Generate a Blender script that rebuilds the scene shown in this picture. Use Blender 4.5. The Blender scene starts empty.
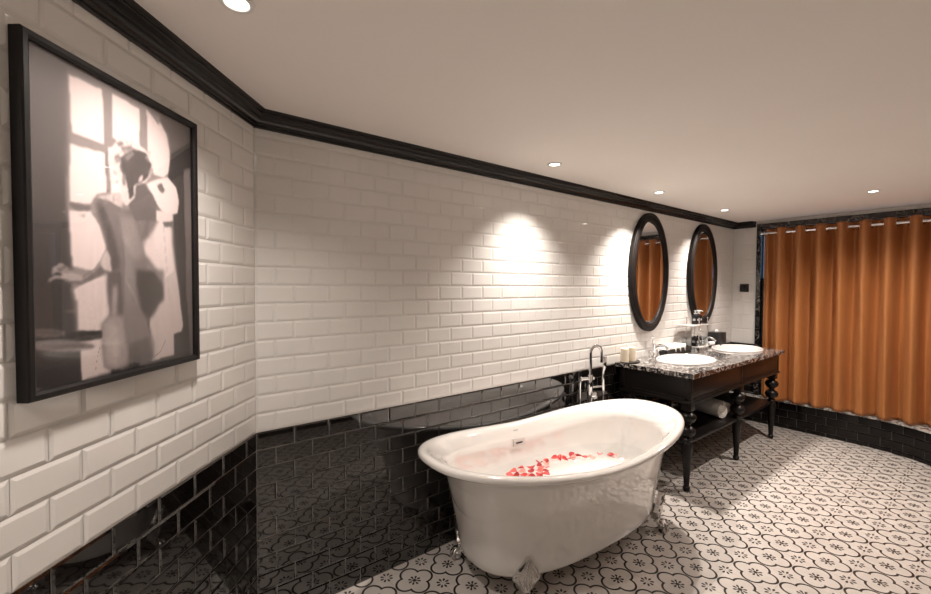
import bpy, bmesh, math, random
import numpy as np
from mathutils import Vector, Matrix
random.seed(7)
PI = math.pi
sc = bpy.context.scene
col = sc.collection

# ------------------------------------------------------------------ room numbers (metres)
W = 1.905                 # plane of the back wall (tub and vanity stand along it)
XC = 0.384                # corner of back wall and left wall
XE = 5.25                 # wall with the curtain
LA = math.radians(50.14)  # direction of the left wall
CEIL = 2.147
ZB = 0.831                # top of the black tiles
YF = -.50
LD = Vector((-math.cos(LA), -math.sin(LA), 0))
LN = Vector((math.sin(LA), -math.cos(LA), 0))
CORNER = Vector((XC, W, 0))
CZ = 0.85                 # vanity counter top

# ------------------------------------------------------------------ materials
def mat(name, color=(.8, .8, .8), rough=.5, metal=0., coat=0., spec=.5, ior=1.5):
    m = bpy.data.materials.new(name); m.use_nodes = True
    b = m.node_tree.nodes['Principled BSDF']
    b.inputs['Base Color'].default_value = (*color, 1)
    b.inputs['Roughness'].default_value = rough
    b.inputs['Metallic'].default_value = metal
    b.inputs['Coat Weight'].default_value = coat
    b.inputs['Coat Roughness'].default_value = .05
    b.inputs['Specular IOR Level'].default_value = spec
    b.inputs['IOR'].default_value = ior
    return m

def N(m, t, **kw):
    n = m.node_tree.nodes.new(t)
    for k, v in kw.items(): setattr(n, k, v)
    return n
def L(m, a, b): m.node_tree.links.new(a, b)
def BS(m): return m.node_tree.nodes['Principled BSDF']

def noise_color(m, c1, c2, scale=8, detail=4, lo=.4, hi=.6, stretch=(1, 1, 1), bump=0, rough=None, vor=False):
    tc = N(m, 'ShaderNodeTexCoord'); mp = N(m, 'ShaderNodeMapping'); mp.inputs['Scale'].default_value = stretch
    L(m, tc.outputs['Object'], mp.inputs['Vector'])
    n = N(m, 'ShaderNodeTexVoronoi' if vor else 'ShaderNodeTexNoise'); n.inputs['Scale'].default_value = scale
    if not vor: n.inputs['Detail'].default_value = detail
    L(m, mp.outputs['Vector'], n.inputs['Vector'])
    src = n.outputs['Color'] if vor else n.outputs['Fac']
    r = N(m, 'ShaderNodeValToRGB')
    r.color_ramp.elements[0].position = lo; r.color_ramp.elements[0].color = (*c1, 1)
    r.color_ramp.elements[1].position = hi; r.color_ramp.elements[1].color = (*c2, 1)
    L(m, src, r.inputs['Fac']); L(m, r.outputs['Color'], BS(m).inputs['Base Color'])
    if bump:
        b = N(m, 'ShaderNodeBump'); b.inputs['Strength'].default_value = bump; b.inputs['Distance'].default_value = .002
        L(m, n.outputs[0], b.inputs['Height']); L(m, b.outputs['Normal'], BS(m).inputs['Normal'])
    return m

M = {}
M['white_tile'] = noise_color(mat('white_glazed_tile', rough=.10, coat=.3), (.71, .69, .665), (.76, .74, .715), 3, 2, .3, .7)
M['black_tile'] = noise_color(mat('black_glazed_tile', rough=.03, ior=2.0), (.004, .0032, .003), (.007, .0055, .005), 6, 2, .3, .7)
M['black_brick'] = noise_color(mat('black_satin_tile', rough=.16, ior=1.4), (.005, .004, .004), (.009, .007, .007), 6, 2, .3, .7)
M['grout'] = noise_color(mat('grout', rough=.8), (.66, .64, .61), (.72, .69, .66), 40, 3)
M['grout_dark'] = noise_color(mat('grout_dark', rough=.8), (.16, .15, .14), (.25, .235, .22), 40, 3)
M['paint'] = noise_color(mat('ceiling_paint', rough=.75), (.90, .845, .80), (.91, .855, .81), 2, 2)
M['paint2'] = noise_color(mat('wall_paint', rough=.7), (.62, .58, .54), (.64, .60, .56), 2, 2)
M['cornice'] = noise_color(mat('black_lacquer', rough=.27, spec=.5), (.005, .004, .004), (.009, .007, .0065), 9, 3)
M['frame_black'] = noise_color(mat('black_frame', rough=.4, spec=.3), (.008, .007, .007), (.013, .011, .011), 9, 3)
M['mirror_frame'] = noise_color(mat('dark_wood_mirror_frame', rough=.45, spec=.18), (.008, .006, .0055), (.018, .013, .012), 14, 4, .35, .7, (1, 1, .25))
M['vanity_black'] = noise_color(mat('ebonised_wood', rough=.34, spec=.28), (.006, .005, .0045), (.013, .0095, .0085), 10, 4, .35, .7, (1, 1, 6))
M['vanity_brown'] = noise_color(mat('dark_mahogany', rough=.36, spec=.28), (.014, .006, .004), (.030, .012, .0075), 6, 5, .35, .7, (1, 1, 9))
M['ceramic'] = mat('white_ceramic', (.68, .655, .635), .08, coat=.6)
M['acrylic'] = noise_color(mat('white_tub_acrylic', rough=.12, coat=1.0), (.75, .72, .69), (.78, .75, .72), 2, 1)
BS(M['acrylic']).inputs['Coat IOR'].default_value = 1.85; BS(M['acrylic']).inputs['Coat Roughness'].default_value = .02
M['chrome'] = mat('chrome', (.86, .86, .87), .07, 1.)
M['silver'] = mat('cast_silver', (.74, .72, .70), .22, 1.)
M['satin_metal'] = mat('satin_metal', (.62, .60, .58), .38, .8)
M['mirror'] = mat('mirror_silver', (.88, .89, .88), .01, 1.)
M['fabric'] = noise_color(mat('burnt_orange_satin', rough=.42), (.40, .153, .048), (.425, .165, .053), 30, 3, .3, .7, (1, 1, .15), bump=.08)
BS(M['fabric']).inputs['Sheen Weight'].default_value = .08
BS(M['fabric']).inputs['Sheen Tint'].default_value = (1, .6, .3, 1)
M['towel'] = noise_color(mat('white_terry', rough=.95), (.70, .67, .63), (.80, .77, .73), 160, 2, .35, .65, bump=.9)
M['wax'] = mat('cream_wax', (.80, .72, .58), .5)
BS(M['wax']).inputs['Subsurface Weight'].default_value = .2
BS(M['wax']).inputs['Subsurface Radius'].default_value = (.02, .012, .006)
M['wick'] = mat('wick', (.05, .04, .03), .9)
M['plastic_black'] = mat('black_plastic', (.008, .008, .009), .25)
M['leatherette'] = noise_color(mat('black_leatherette', rough=.4), (.008, .008, .008), (.016, .015, .015), 150, 3, bump=.3)
M['plastic_white'] = mat('white_plastic', (.80, .78, .75), .3)
M['tray_dark'] = mat('dark_tray', (.03, .025, .022), .3)
pr = mat('rose_petal', rough=.6); oi = N(pr, 'ShaderNodeObjectInfo'); rp = N(pr, 'ShaderNodeValToRGB')
for q_, c_ in ((0, (.36, .018, .022)), (1, (.86, .36, .30))):
    rp.color_ramp.elements[q_].color = (*c_, 1)
k_ = rp.color_ramp.elements.new(.5); k_.color = (.66, .07, .065, 1)
L(pr, oi.outputs['Random'], rp.inputs['Fac']); L(pr, rp.outputs['Color'], BS(pr).inputs['Base Color'])
M['petal_red'] = pr
M['trim_white'] = mat('downlight_trim', (.75, .73, .70), .4)
M['switch'] = mat('dark_bronze_switch', (.018, .015, .012), .3, .4)
M['panel_dark'] = mat('dark_window_panel', (.01, .01, .012), .25)
M['paper'] = mat('tissue', (.82, .80, .78), .9)
M['label'] = mat('silver_label_print', (.45, .45, .45), .5)

# granite counter, marble surround
g = mat('speckled_granite', rough=.10, coat=.4)
tc = N(g, 'ShaderNodeTexCoord'); v = N(g, 'ShaderNodeTexVoronoi'); v.inputs['Scale'].default_value = 75
n = N(g, 'ShaderNodeTexNoise'); n.inputs['Scale'].default_value = 28; n.inputs['Detail'].default_value = 6
L(g, tc.outputs['Object'], v.inputs['Vector']); L(g, tc.outputs['Object'], n.inputs['Vector'])
mx = N(g, 'ShaderNodeMath', operation='ADD'); sp = N(g, 'ShaderNodeSeparateColor'); L(g, v.outputs['Color'], sp.inputs['Color'])
L(g, sp.outputs['Red'], mx.inputs[0]); L(g, n.outputs['Fac'], mx.inputs[1])
r = N(g, 'ShaderNodeValToRGB'); e = r.color_ramp.elements
e[0].position = .66; e[0].color = (.014, .012, .012, 1); e[1].position = .98; e[1].color = (.42, .39, .37, 1)
k = e.new(.86); k.color = (.075, .066, .062, 1)
mh = N(g, 'ShaderNodeMath', operation='MULTIPLY'); mh.inputs[1].default_value = .75; L(g, mx.outputs[0], mh.inputs[0]); L(g, mh.outputs[0], r.inputs['Fac']); L(g, r.outputs['Color'], BS(g).inputs['Base Color'])
M['granite'] = g
def marble(name, dark, vein, th):
    m = mat(name, rough=.12, coat=.3)
    tc = N(m, 'ShaderNodeTexCoord'); n = N(m, 'ShaderNodeTexNoise'); n.inputs['Scale'].default_value = 9; n.inputs['Detail'].default_value = 8
    n.inputs['Distortion'].default_value = 1.6
    L(m, tc.outputs['Object'], n.inputs['Vector'])
    s = N(m, 'ShaderNodeMath', operation='SUBTRACT'); s.inputs[1].default_value = .5; L(m, n.outputs['Fac'], s.inputs[0])
    a = N(m, 'ShaderNodeMath', operation='ABSOLUTE'); L(m, s.outputs[0], a.inputs[0])
    r = N(m, 'ShaderNodeValToRGB'); e = r.color_ramp.elements
    e[0].position = 0; e[0].color = (*vein, 1); e[1].position = th; e[1].color = (*dark, 1)
    L(m, a.outputs[0], r.inputs['Fac']); L(m, r.outputs['Color'], BS(m).inputs['Base Color'])
    return m
M['marble_dark'] = marble('dark_veined_marble', (.012, .010, .010), (.20, .18, .165), .03)
M['marble_grey'] = marble('grey_veined_marble', (.16, .145, .135), (.62, .58, .54), .10)

# thin clear panes: see-through with a mirror-like Fresnel sheen
def clear(name, ior, tint=(1, 1, 1), rough=.01):
    m = bpy.data.materials.new(name); m.use_nodes = True; nt = m.node_tree; nt.nodes.clear()
    o = nt.nodes.new('ShaderNodeOutputMaterial'); mi = nt.nodes.new('ShaderNodeMixShader')
    t = nt.nodes.new('ShaderNodeBsdfTransparent'); t.inputs['Color'].default_value = (*tint, 1)
    gl = nt.nodes.new('ShaderNodeBsdfGlossy'); gl.inputs['Roughness'].default_value = rough
    f = nt.nodes.new('ShaderNodeLayerWeight'); f.inputs['Blend'].default_value = .5   # facing = 1 - |cos|
    f0 = ((ior - 1) / (ior + 1)) ** 2
    pw = nt.nodes.new('ShaderNodeMath'); pw.operation = 'POWER'; pw.inputs[1].default_value = 5; nt.links.new(f.outputs['Facing'], pw.inputs[0])
    ma = nt.nodes.new('ShaderNodeMath'); ma.operation = 'MULTIPLY_ADD'; ma.inputs[1].default_value = 1 - f0; ma.inputs[2].default_value = f0
    nt.links.new(pw.outputs[0], ma.inputs[0]); nt.links.new(ma.outputs[0], mi.inputs[0]); nt.links.new(t.outputs[0], mi.inputs[1]); nt.links.new(gl.outputs[0], mi.inputs[2])
    nt.links.new(mi.outputs[0], o.inputs['Surface'])
    return m
M['glass'] = clear('clear_glass', 1.45)
M['picture_glass'] = clear('picture_glass', 1.35)
M['tumbler_glass'] = clear('tumbler_glass', 1.9, (.9, .93, .93))
M['water'] = clear('bath_water', 1.33, (.97, .98, .98), .02)
_nt = M['water'].node_tree
_n = _nt.nodes.new('ShaderNodeTexNoise'); _n.inputs['Scale'].default_value = 14
_b = _nt.nodes.new('ShaderNodeBump'); _b.inputs['Strength'].default_value = .25; _b.inputs['Distance'].default_value = .004
_nt.links.new(_n.outputs['Fac'], _b.inputs['Height'])
for nd in _nt.nodes:
    if nd.type in ('BSDF_GLOSSY', 'LAYER_WEIGHT'): _nt.links.new(_b.outputs['Normal'], nd.inputs['Normal'])

def emit(name, color, s):
    m = bpy.data.materials.new(name); m.use_nodes = True; nt = m.node_tree; nt.nodes.clear()
    o = nt.nodes.new('ShaderNodeOutputMaterial'); e = nt.nodes.new('ShaderNodeEmission')
    e.inputs['Color'].default_value = (*color, 1); e.inputs['Strength'].default_value = s
    nt.links.new(e.outputs[0], o.inputs['Surface']); return m
M['lamp'] = emit('lamp_glow', (1, .93, .84), 9)

# encaustic floor tile: quatrefoil outline, eight-petal flower in the centre and on the corners
def floor_material():
    m = mat('encaustic_floor_tile', rough=.30, spec=.45)
    geo = N(m, 'ShaderNodeNewGeometry'); sx = N(m, 'ShaderNodeSeparateXYZ'); L(m, geo.outputs['Position'], sx.inputs[0])
    def mth(op, a, b=None, c=None):
        n = N(m, 'ShaderNodeMath', operation=op)
        for i, q in enumerate((a, b, c)):
            if q is None: continue
            if isinstance(q, (int, float)): n.inputs[i].default_value = q
            else: L(m, q, n.inputs[i])
        return n.outputs[0]
    T = .2
    def cell(o, off):      # tile coordinate in -.5 .. .5
        q = mth('MULTIPLY_ADD', o, 1 / T, -off / T + .5)
        return mth('SUBTRACT', mth('FRACT', q), .5)
    OX, OY = 2.4579, .7599
    u, v_ = cell(sx.outputs['X'], OX), cell(sx.outputs['Y'], OY)
    uc, vc = cell(sx.outputs['X'], OX + T / 2), cell(sx.outputs['Y'], OY + T / 2)
    au, av = mth('ABSOLUTE', u), mth('ABSOLUTE', v_)
    def hyp(a, b): return mth('SQRT', mth('ADD', mth('MULTIPLY', a, a), mth('MULTIPLY', b, b)))
    def step(x, e0, e1):   # 1 below e0, 0 above e1
        n = N(m, 'ShaderNodeMapRange'); n.inputs['From Min'].default_value = e0; n.inputs['From Max'].default_value = e1
        n.inputs['To Min'].default_value = 1; n.inputs['To Max'].default_value = 0
        L(m, x, n.inputs['Value']); return n.outputs[0]
    cc, rr = .243, .232
    d = mth('MINIMUM', mth('SUBTRACT', hyp(mth('SUBTRACT', au, cc), av), rr), mth('SUBTRACT', hyp(au, mth('SUBTRACT', av, cc)), rr))
    line = step(mth('ABSOLUTE', mth('ADD', d, .008)), .0220, .0290)
    def flower(a, b, rc, rl, rw):
        r_ = hyp(a, b); an = mth('ARCTAN2', b, a)
        k = mth('SUBTRACT', mth('FRACT', mth('MULTIPLY_ADD', an, 8 / (2 * PI), .5)), .5)
        k = mth('MULTIPLY', k, 2 * PI / 8)
        py = mth('MULTIPLY', r_, mth('SINE', k)); px = mth('SUBTRACT', mth('MULTIPLY', r_, mth('COSINE', k)), rc)
        w = mth('MULTIPLY_ADD', px, .24, rw)
        q = mth('ADD', mth('POWER', mth('ABSOLUTE', mth('DIVIDE', px, rl)), 2), mth('POWER', mth('ABSOLUTE', mth('DIVIDE', py, w)), 2))
        return step(q, .8, 1.2)
    f1 = flower(u, v_, .106, .053, .0245)
    f2 = flower(uc, vc, .110, .052, .0250)
    ink = mth('MAXIMUM', line, mth('MAXIMUM', f1, f2))
    joint = step(mth('MINIMUM', mth('ABSOLUTE', uc), mth('ABSOLUTE', vc)), .003, .006)
    nz = N(m, 'ShaderNodeTexNoise'); nz.inputs['Scale'].default_value = 7; nz.inputs['Detail'].default_value = 5
    L(m, geo.outputs['Position'], nz.inputs['Vector'])
    base = N(m, 'ShaderNodeValToRGB'); e = base.color_ramp.elements
    e[0].position = .3; e[0].color = (.50, .455, .42, 1); e[1].position = .7; e[1].color = (.575, .53, .49, 1)
    L(m, nz.outputs['Fac'], base.inputs['Fac'])
    m1 = N(m, 'ShaderNodeMix', data_type='RGBA'); m1.inputs[7].default_value = (.33, .28, .245, 1)
    L(m, mth('MULTIPLY', joint, .8), m1.inputs[0]); L(m, base.outputs[0], m1.inputs[6])
    m2 = N(m, 'ShaderNodeMix', data_type='RGBA'); m2.inputs[7].default_value = (.016, .012, .010, 1)
    L(m, ink, m2.inputs[0]); L(m, m1.outputs[2], m2.inputs[6]); L(m, m2.outputs[2], BS(m).inputs['Base Color'])
    return m
M['floor'] = floor_material()

# ------------------------------------------------------------------ mesh helpers
def obj(name, bm, m, parent=None, smooth=False, angle=None):
    me = bpy.data.meshes.new(name)
    bmesh.ops.recalc_face_normals(bm, faces=bm.faces)
    bm.to_mesh(me); bm.free()
    for q in (m if isinstance(m, (list, tuple)) else [m]): me.materials.append(q)
    if smooth:
        me.polygons.foreach_set('use_smooth', [True] * len(me.polygons))
        if angle is not None: me.set_sharp_from_angle(angle=math.radians(angle))
    o = bpy.data.objects.new(name, me); col.objects.link(o)
    if parent:
        o.parent = parent
        o.matrix_parent_inverse = Matrix.Identity(4)
        if parent.type == 'EMPTY': o.matrix_basis = Matrix.Translation(-parent.location)
        # meshes are written in world coordinates; the thing's empty sits at its base
    return o
def struct(o): o['kind'] = 'structure'; return o
def tag(o, label, cat, group=None):
    o['label'] = label; o['category'] = cat
    if group: o['group'] = group
    return o
def thing(name, label, cat, loc, group=None):
    o = bpy.data.objects.new(name, None); o.empty_display_size = .05; col.objects.link(o); o.location = loc
    return tag(o, label, cat, group)
def child_of_part(o, part):
    # sub-part: part already carries the offset of the thing
    o.parent = part; o.matrix_parent_inverse = Matrix.Identity(4); o.matrix_basis = Matrix.Identity(4); return o

def BM(): return bmesh.new()
def box(bm, lo, hi, bevel=0., mi=0, seg=2):
    lo, hi = Vector(lo), Vector(hi)
    r = bmesh.ops.create_cube(bm, size=1); vs = r['verts']
    for v in vs:
        v.co = Vector([lo[i] + (v.co[i] + .5) * (hi[i] - lo[i]) for i in range(3)])
    fs = list({f for v in vs for f in v.link_faces})
    for f in fs: f.material_index = mi
    if bevel:
        es = list({e for v in vs for e in v.link_edges})
        bmesh.ops.bevel(bm, geom=es, offset=bevel, segments=seg, affect='EDGES', profile=.5, material=mi)
def rings(bm, rs, close=True, cap0=False, cap1=False, mi=0):
    vv = [[bm.verts.new(p) for p in r] for r in rs]
    n = len(vv[0])
    for a, b in zip(vv, vv[1:]):
        for i in range(n if close else n - 1):
            f = bm.faces.new((a[i], a[(i + 1) % n], b[(i + 1) % n], b[i])); f.material_index = mi
    if cap0: bm.faces.new(vv[0][::-1]).material_index = mi
    if cap1: bm.faces.new(vv[-1]).material_index = mi
    return vv
def lathe(bm, prof, c=(0, 0, 0), n=24, sx=1, sy=1, caps=True, mi=0):
    c = Vector(c)
    rs = [[c + Vector((r * sx * math.cos(2 * PI * i / n), r * sy * math.sin(2 * PI * i / n), z)) for i in range(n)] for r, z in prof]
    rings(bm, rs, True, caps, caps, mi)
def tube(bm, pts, rad, n=12, caps=True, mi=0):
    pts = [Vector(p) for p in pts]
    if not isinstance(rad, (list, tuple)): rad = [rad] * len(pts)
    rs = []; ref = None
    for i, p in enumerate(pts):
        t = (pts[min(i + 1, len(pts) - 1)] - pts[max(i - 1, 0)]).normalized()
        if ref is None: ref = t.orthogonal().normalized()
        ref = (ref - t * ref.dot(t)).normalized(); b = t.cross(ref)
        rs.append([p + (ref * math.cos(2 * PI * k / n) + b * math.sin(2 * PI * k / n)) * rad[i] for k in range(n)])
    rings(bm, rs, True, caps, caps, mi)
def spline(ctrl, n=24):
    P = [Vector(c) for c in ctrl]; P = [P[0] * 2 - P[1]] + P + [P[-1] * 2 - P[-2]]; out = []
    for i in range(1, len(P) - 2):
        for k in range(n):
            t = k / n; a, b, c, d = P[i - 1:i + 3]
            out.append(.5 * ((2 * b) + (c - a) * t + (2 * a - 5 * b + 4 * c - d) * t * t + (3 * b - a - 3 * c + d) * t ** 3))
    out.append(P[-2]); return out
def sphere(bm, c, r, n=16, sz=1., mi=0):
    c = Vector(c); k = n // 2
    lathe(bm, [(max(r * math.sin(PI * j / k), 1e-4), -r * sz * math.cos(PI * j / k)) for j in range(k + 1)], c, n, mi=mi)

# one bevelled tile between two surface points a,b (bottom corners), height h, outward normals
def tile(bm, a, b, z0, z1, nrm, mi, inset=None, lift=None):
    g_ = .0012 if mi == 2 else .0008
    inset = inset or (.006 if mi == 2 else .0095); lift = lift or (0.0032 if mi == 2 else .0030)
    d = (b - a); w = d.length
    if w < .008 or z1 - z0 < .008: return
    d = d / w; ins = min(inset, w * .3, (z1 - z0) * .3)
    def q(s, z, o): return a + d * s + nrm * o + Vector((0, 0, z))
    o = [q(g_, z0 + g_, .0008), q(w - g_, z0 + g_, .0008), q(w - g_, z1 - g_, .0008), q(g_, z1 - g_, .0008)]
    i = [q(g_ + ins, z0 + g_ + ins, lift), q(w - g_ - ins, z0 + g_ + ins, lift), q(w - g_ - ins, z1 - g_ - ins, lift), q(g_ + ins, z1 - g_ - ins, lift)]
    O = [bm.verts.new(p) for p in o]; I = [bm.verts.new(p) for p in i]
    for f in [(I[0], I[1], I[2], I[3])] + [(O[k], O[(k + 1) % 4], I[(k + 1) % 4], I[k]) for k in range(4)]:
        bm.faces.new(f).material_index = mi
def tiled(bm, org, d, nrm, s0, s1, off, zmin=0., zmax=2.12, tw=.1525, mi_w=1, mi_b=2, zb=ZB, rb=.07555, rw=.0765):
    rows = []
    k = 0
    while zb - rb * (k + 1) > zmin - .07:
        rows.append((max(zmin, zb - rb * (k + 1)), min(zmax, zb - rb * k), mi_b, k)); k += 1
    k = 0
    while zb + rw * k < zmax:
        rows.append((zb + rw * k, min(zmax, zb + rw * (k + 1)), mi_w, k + 1)); k += 1
    for z0, z1, mi, par in rows:
        if z1 <= z0: continue
        s = s0 + off - (tw / 2 if par % 2 else 0) - tw
        while s < s1:
            a, b = max(s, s0), min(s + tw, s1)
            if b - a > .01: tile(bm, org + d * a, org + d * b, z0, z1, nrm, mi)
            s += tw

# ------------------------------------------------------------------ the setting
LEND = (W - YF) / math.sin(LA)           # left wall length to the wall behind the camera
XL = XC - LEND * math.cos(LA)
bm = BM()
rings(bm, [[(XL - .1, YF - .1, z), (XE + .3, YF - .1, z), (XE + .3, W + .1, z), (XC - .1, W + .1, z)] for z in (-.08, 0)], True, True, True)
struct(obj('floor', bm, M['floor']))
bm = BM()
rings(bm, [[(XL - .1, YF - .1, z), (XE + .3, YF - .1, z), (XE + .3, W + .1, z), (XC - .1, W + .1, z)] for z in (CEIL, CEIL + .08)], True, True, True)
struct(obj('ceiling', bm, M['paint']))

def wall_slab(bm, a, b, nrm, z0, z1, th=.1, mi=0):
    q = [a, b, b - nrm * th, a - nrm * th]
    rings(bm, [[p + Vector((0, 0, z)) for p in q] for z in (z0, z1)], True, True, True, mi)
# back wall
bm = BM(); nb = Vector((0, -1, 0))
wall_slab(bm, Vector((XC - .05, W, 0)), Vector((XE + .1, W, 0)), nb, ZB, CEIL)
wall_slab(bm, Vector((XC - .05, W, 0)), Vector((XE + .1, W, 0)), nb, 0, ZB, mi=3)
tiled(bm, Vector((XC, W, 0)), Vector((1, 0, 0)), nb, 0, XE - XC, 0)
struct(obj('wall_back', bm, [M['grout'], M['white_tile'], M['black_tile'], M['grout_dark']]))
# left wall
bm = BM()
wall_slab(bm, CORNER, CORNER + LD * LEND, LN, ZB, CEIL)
wall_slab(bm, CORNER, CORNER + LD * LEND, LN, 0, ZB, mi=3)
tiled(bm, CORNER, LD, LN, 0, 3.2, .078)
struct(obj('wall_left', bm, [M['grout'], M['white_tile'], M['black_tile'], M['grout_dark']]))
# wall behind the camera
bm = BM(); nf = Vector((0, 1, 0))
wall_slab(bm, Vector((XE + .1, YF, 0)), Vector((XL - .1, YF, 0)), nf, ZB, CEIL)
wall_slab(bm, Vector((XE + .1, YF, 0)), Vector((XL - .1, YF, 0)), nf, 0, ZB, mi=3)
tiled(bm, Vector((XE, YF, 0)), Vector((-1, 0, 0)), nf, 0, XE - XL, 0)
struct(obj('wall_front', bm, [M['grout'], M['white_tile'], M['black_tile'], M['grout_dark']]))
# right wall with the curtained opening
YJ0, YJ1 = 1.675, 1.632      # outer and inner edge of the marble jamb
YO = -1.0                    # far side of the opening, out of the picture
nr = Vector((-1, 0, 0))
bm = BM()
wall_slab(bm, Vector((XE, W, 0)), Vector((XE, YJ1, 0)), nr, ZB, CEIL)
wall_slab(bm, Vector((XE, W, 0)), Vector((XE, YJ1, 0)), nr, 0, ZB, mi=3)
wall_slab(bm, Vector((XE, YJ1, 0)), Vector((XE, YO, 0)), nr, 2.06, CEIL)
wall_slab(bm, Vector((XE, YJ1, 0)), Vector((XE, YO, 0)), nr, 0, .265)
wall_slab(bm, Vector((XE, YO, 0)), Vector((XE, YF - .1, 0)), nr, 0, CEIL)
tiled(bm, Vector((XE, W, 0)), Vector((0, -1, 0)), nr, 0, W - YJ0, .09, tw=.305, rw=.153)
struct(obj('wall_right', bm, [M['grout'], M['white_tile'], M['black_tile'], M['grout_dark']]))
# marble surround
bm = BM()
box(bm, (XE - .022, YJ1, .289), (XE + .06, YJ0, 2.113), .003)
box(bm, (XE - .022, YO, 2.062), (XE + .06, YJ1, 2.113), .003)
struct(obj('trim_2', bm, M['marble_dark']))
# low wall under the curtain, curved at its near end, with a marble sill
dado = [(1.90, 5.225), (1.43, 5.225), (1.09, 5.225), (.85, 5.222), (.70, 5.208), (.567, 5.175), (.46, 5.125), (.363, 5.06), (.25, 4.97), (.10, 4.84), (-.1, 4.66), (-.4, 4.40)]
dd = spline([(x, y, 0) for y, x in dado], 8)
bm = BM()
back_ = [Vector((XE + .02, p.y, 0)) for p in dd]
n_ = len(dd)
vf = [[bm.verts.new(p + Vector((0, 0, z))) for p in dd] for z in (0, .265)]
vb = [[bm.verts.new(p + Vector((0, 0, z))) for p in back_] for z in (0, .265)]
for i in range(n_ - 1):
    for q in ((vf[0][i], vf[0][i + 1], vf[1][i + 1], vf[1][i]), (vf[1][i], vf[1][i + 1], vb[1][i + 1], vb[1][i]),
              (vb[0][i], vb[0][i + 1], vb[1][i + 1], vb[1][i]), (vf[0][i], vf[0][i + 1], vb[0][i + 1], vb[0][i])):
        bm.faces.new(q)
for i in (0, n_ - 1): bm.faces.new((vf[0][i], vf[1][i], vb[1][i], vb[0][i]))
cum = [0]
for a, b in zip(dd, dd[1:]): cum.append(cum[-1] + (b - a).length)
def along(s):
    s = max(0, min(cum[-1], s))
    for i in range(n_ - 1):
        if s <= cum[i + 1]:
            t = (s - cum[i]) / (cum[i + 1] - cum[i]); return dd[i].lerp(dd[i + 1], t)
    return dd[-1]
for row in range(4):
    z1_ = .265 - .0755 * row; z0_ = max(0, z1_ - .0755)
    s = -(.07625 if row % 2 else 0)
    while s < cum[-1]:
        a, b = along(s), along(s + .1525)
        if (b - a).length > .02:
            t = (b - a).normalized(); nn = Vector((t.y, -t.x, 0))
            if nn.x > 0: nn = -nn
            tile(bm, a, b, z0_, z1_, nn, 1, .006, .0026)
        s += .1525
struct(obj('trim_4', bm, [M['grout_dark'], M['black_brick']]))
bm = BM()
fr = [p + Vector((-.018, 0, 0)) for p in dd]; fr = [p for p in fr if p.y < 1.9]
bk = [Vector((XE + .06, p.y, 0)) for p in fr]
va = [[bm.verts.new(p + Vector((0, 0, z))) for p in fr] for z in (.265, .286)]
vb = [[bm.verts.new(p + Vector((0, 0, z))) for p in bk] for z in (.265, .289)]
for i in range(len(fr) - 1):
    for q in ((va[0][i], va[0][i + 1], va[1][i + 1], va[1][i]), (va[1][i], va[1][i + 1], vb[1][i + 1], vb[1][i]),
              (vb[0][i], vb[0][i + 1], vb[1][i + 1], vb[1][i]), (va[0][i], va[0][i + 1], vb[0][i + 1], vb[0][i])): bm.faces.new(q)
for i in (0, len(fr) - 1): bm.faces.new((va[0][i], va[1][i], vb[1][i], vb[0][i]))
struct(obj('trim_3', bm, M['marble_grey']))
# window behind the curtain: daylight in the upper light, dark panel below
bm = BM()
XW = XE + .005
for y0, y1, z0, z1 in ((YO, YJ1, .289, .33), (YO, YJ1, 2.035, 2.062), (YO, YJ1, 1.50, 1.54), (.28, .33, .289, 2.06), (YO, YO + .03, .289, 2.06)):
    box(bm, (XW, y0, z0), (XW + .035, y1, z1), .002)
box(bm, (XW + .012, YO, .3), (XW + .02, YJ1, 1.51), 0)
w_ = struct(obj('window_1', bm, M['panel_dark']))
bm = BM(); box(bm, (XW + .014, YO, 1.535), (XW + .018, YJ1, 2.04))
o = obj('window_pane', bm, M['glass']); o.parent = w_

# cornice
prof = [(0, 2.083), (.010, 2.083), (.011, 2.090), (.019, 2.0915), (.020, 2.0985), (.024, 2.1065), (.031, 2.112), (.037, 2.114), (.038, 2.121),
        (.045, 2.126), (.053, 2.128), (.054, 2.134), (.062, 2.1355), (.064, 2.141), (.065, CEIL), (0, CEIL)]
def corn_path(p):   # points offset from the walls by p, mitred
    # left wall line: CORNER + LD*s + LN*p ; back wall line y = W-p ; end wall x = XE-p
    sE = 3.4
    a = CORNER + LD * sE + LN * p
    # intersection of the left offset line with y = W - p
    base = CORNER + LN * p
    t = (W - p - base.y) / LD.y
    b = base + LD * t
    c = Vector((XE - p, W - p, 0)); d = Vector((XE - p, YJ0 + .012 + p * .25, 0))
    return [a, b, c, d]
rs = []
for i in range(4):
    rs.append([corn_path(p)[i] + Vector((0, 0, z)) for p, z in prof])
bm = BM(); rings(bm, rs, True, True, True)
struct(obj('trim_1', bm, M['cornice'], smooth=True, angle=35))

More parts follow.
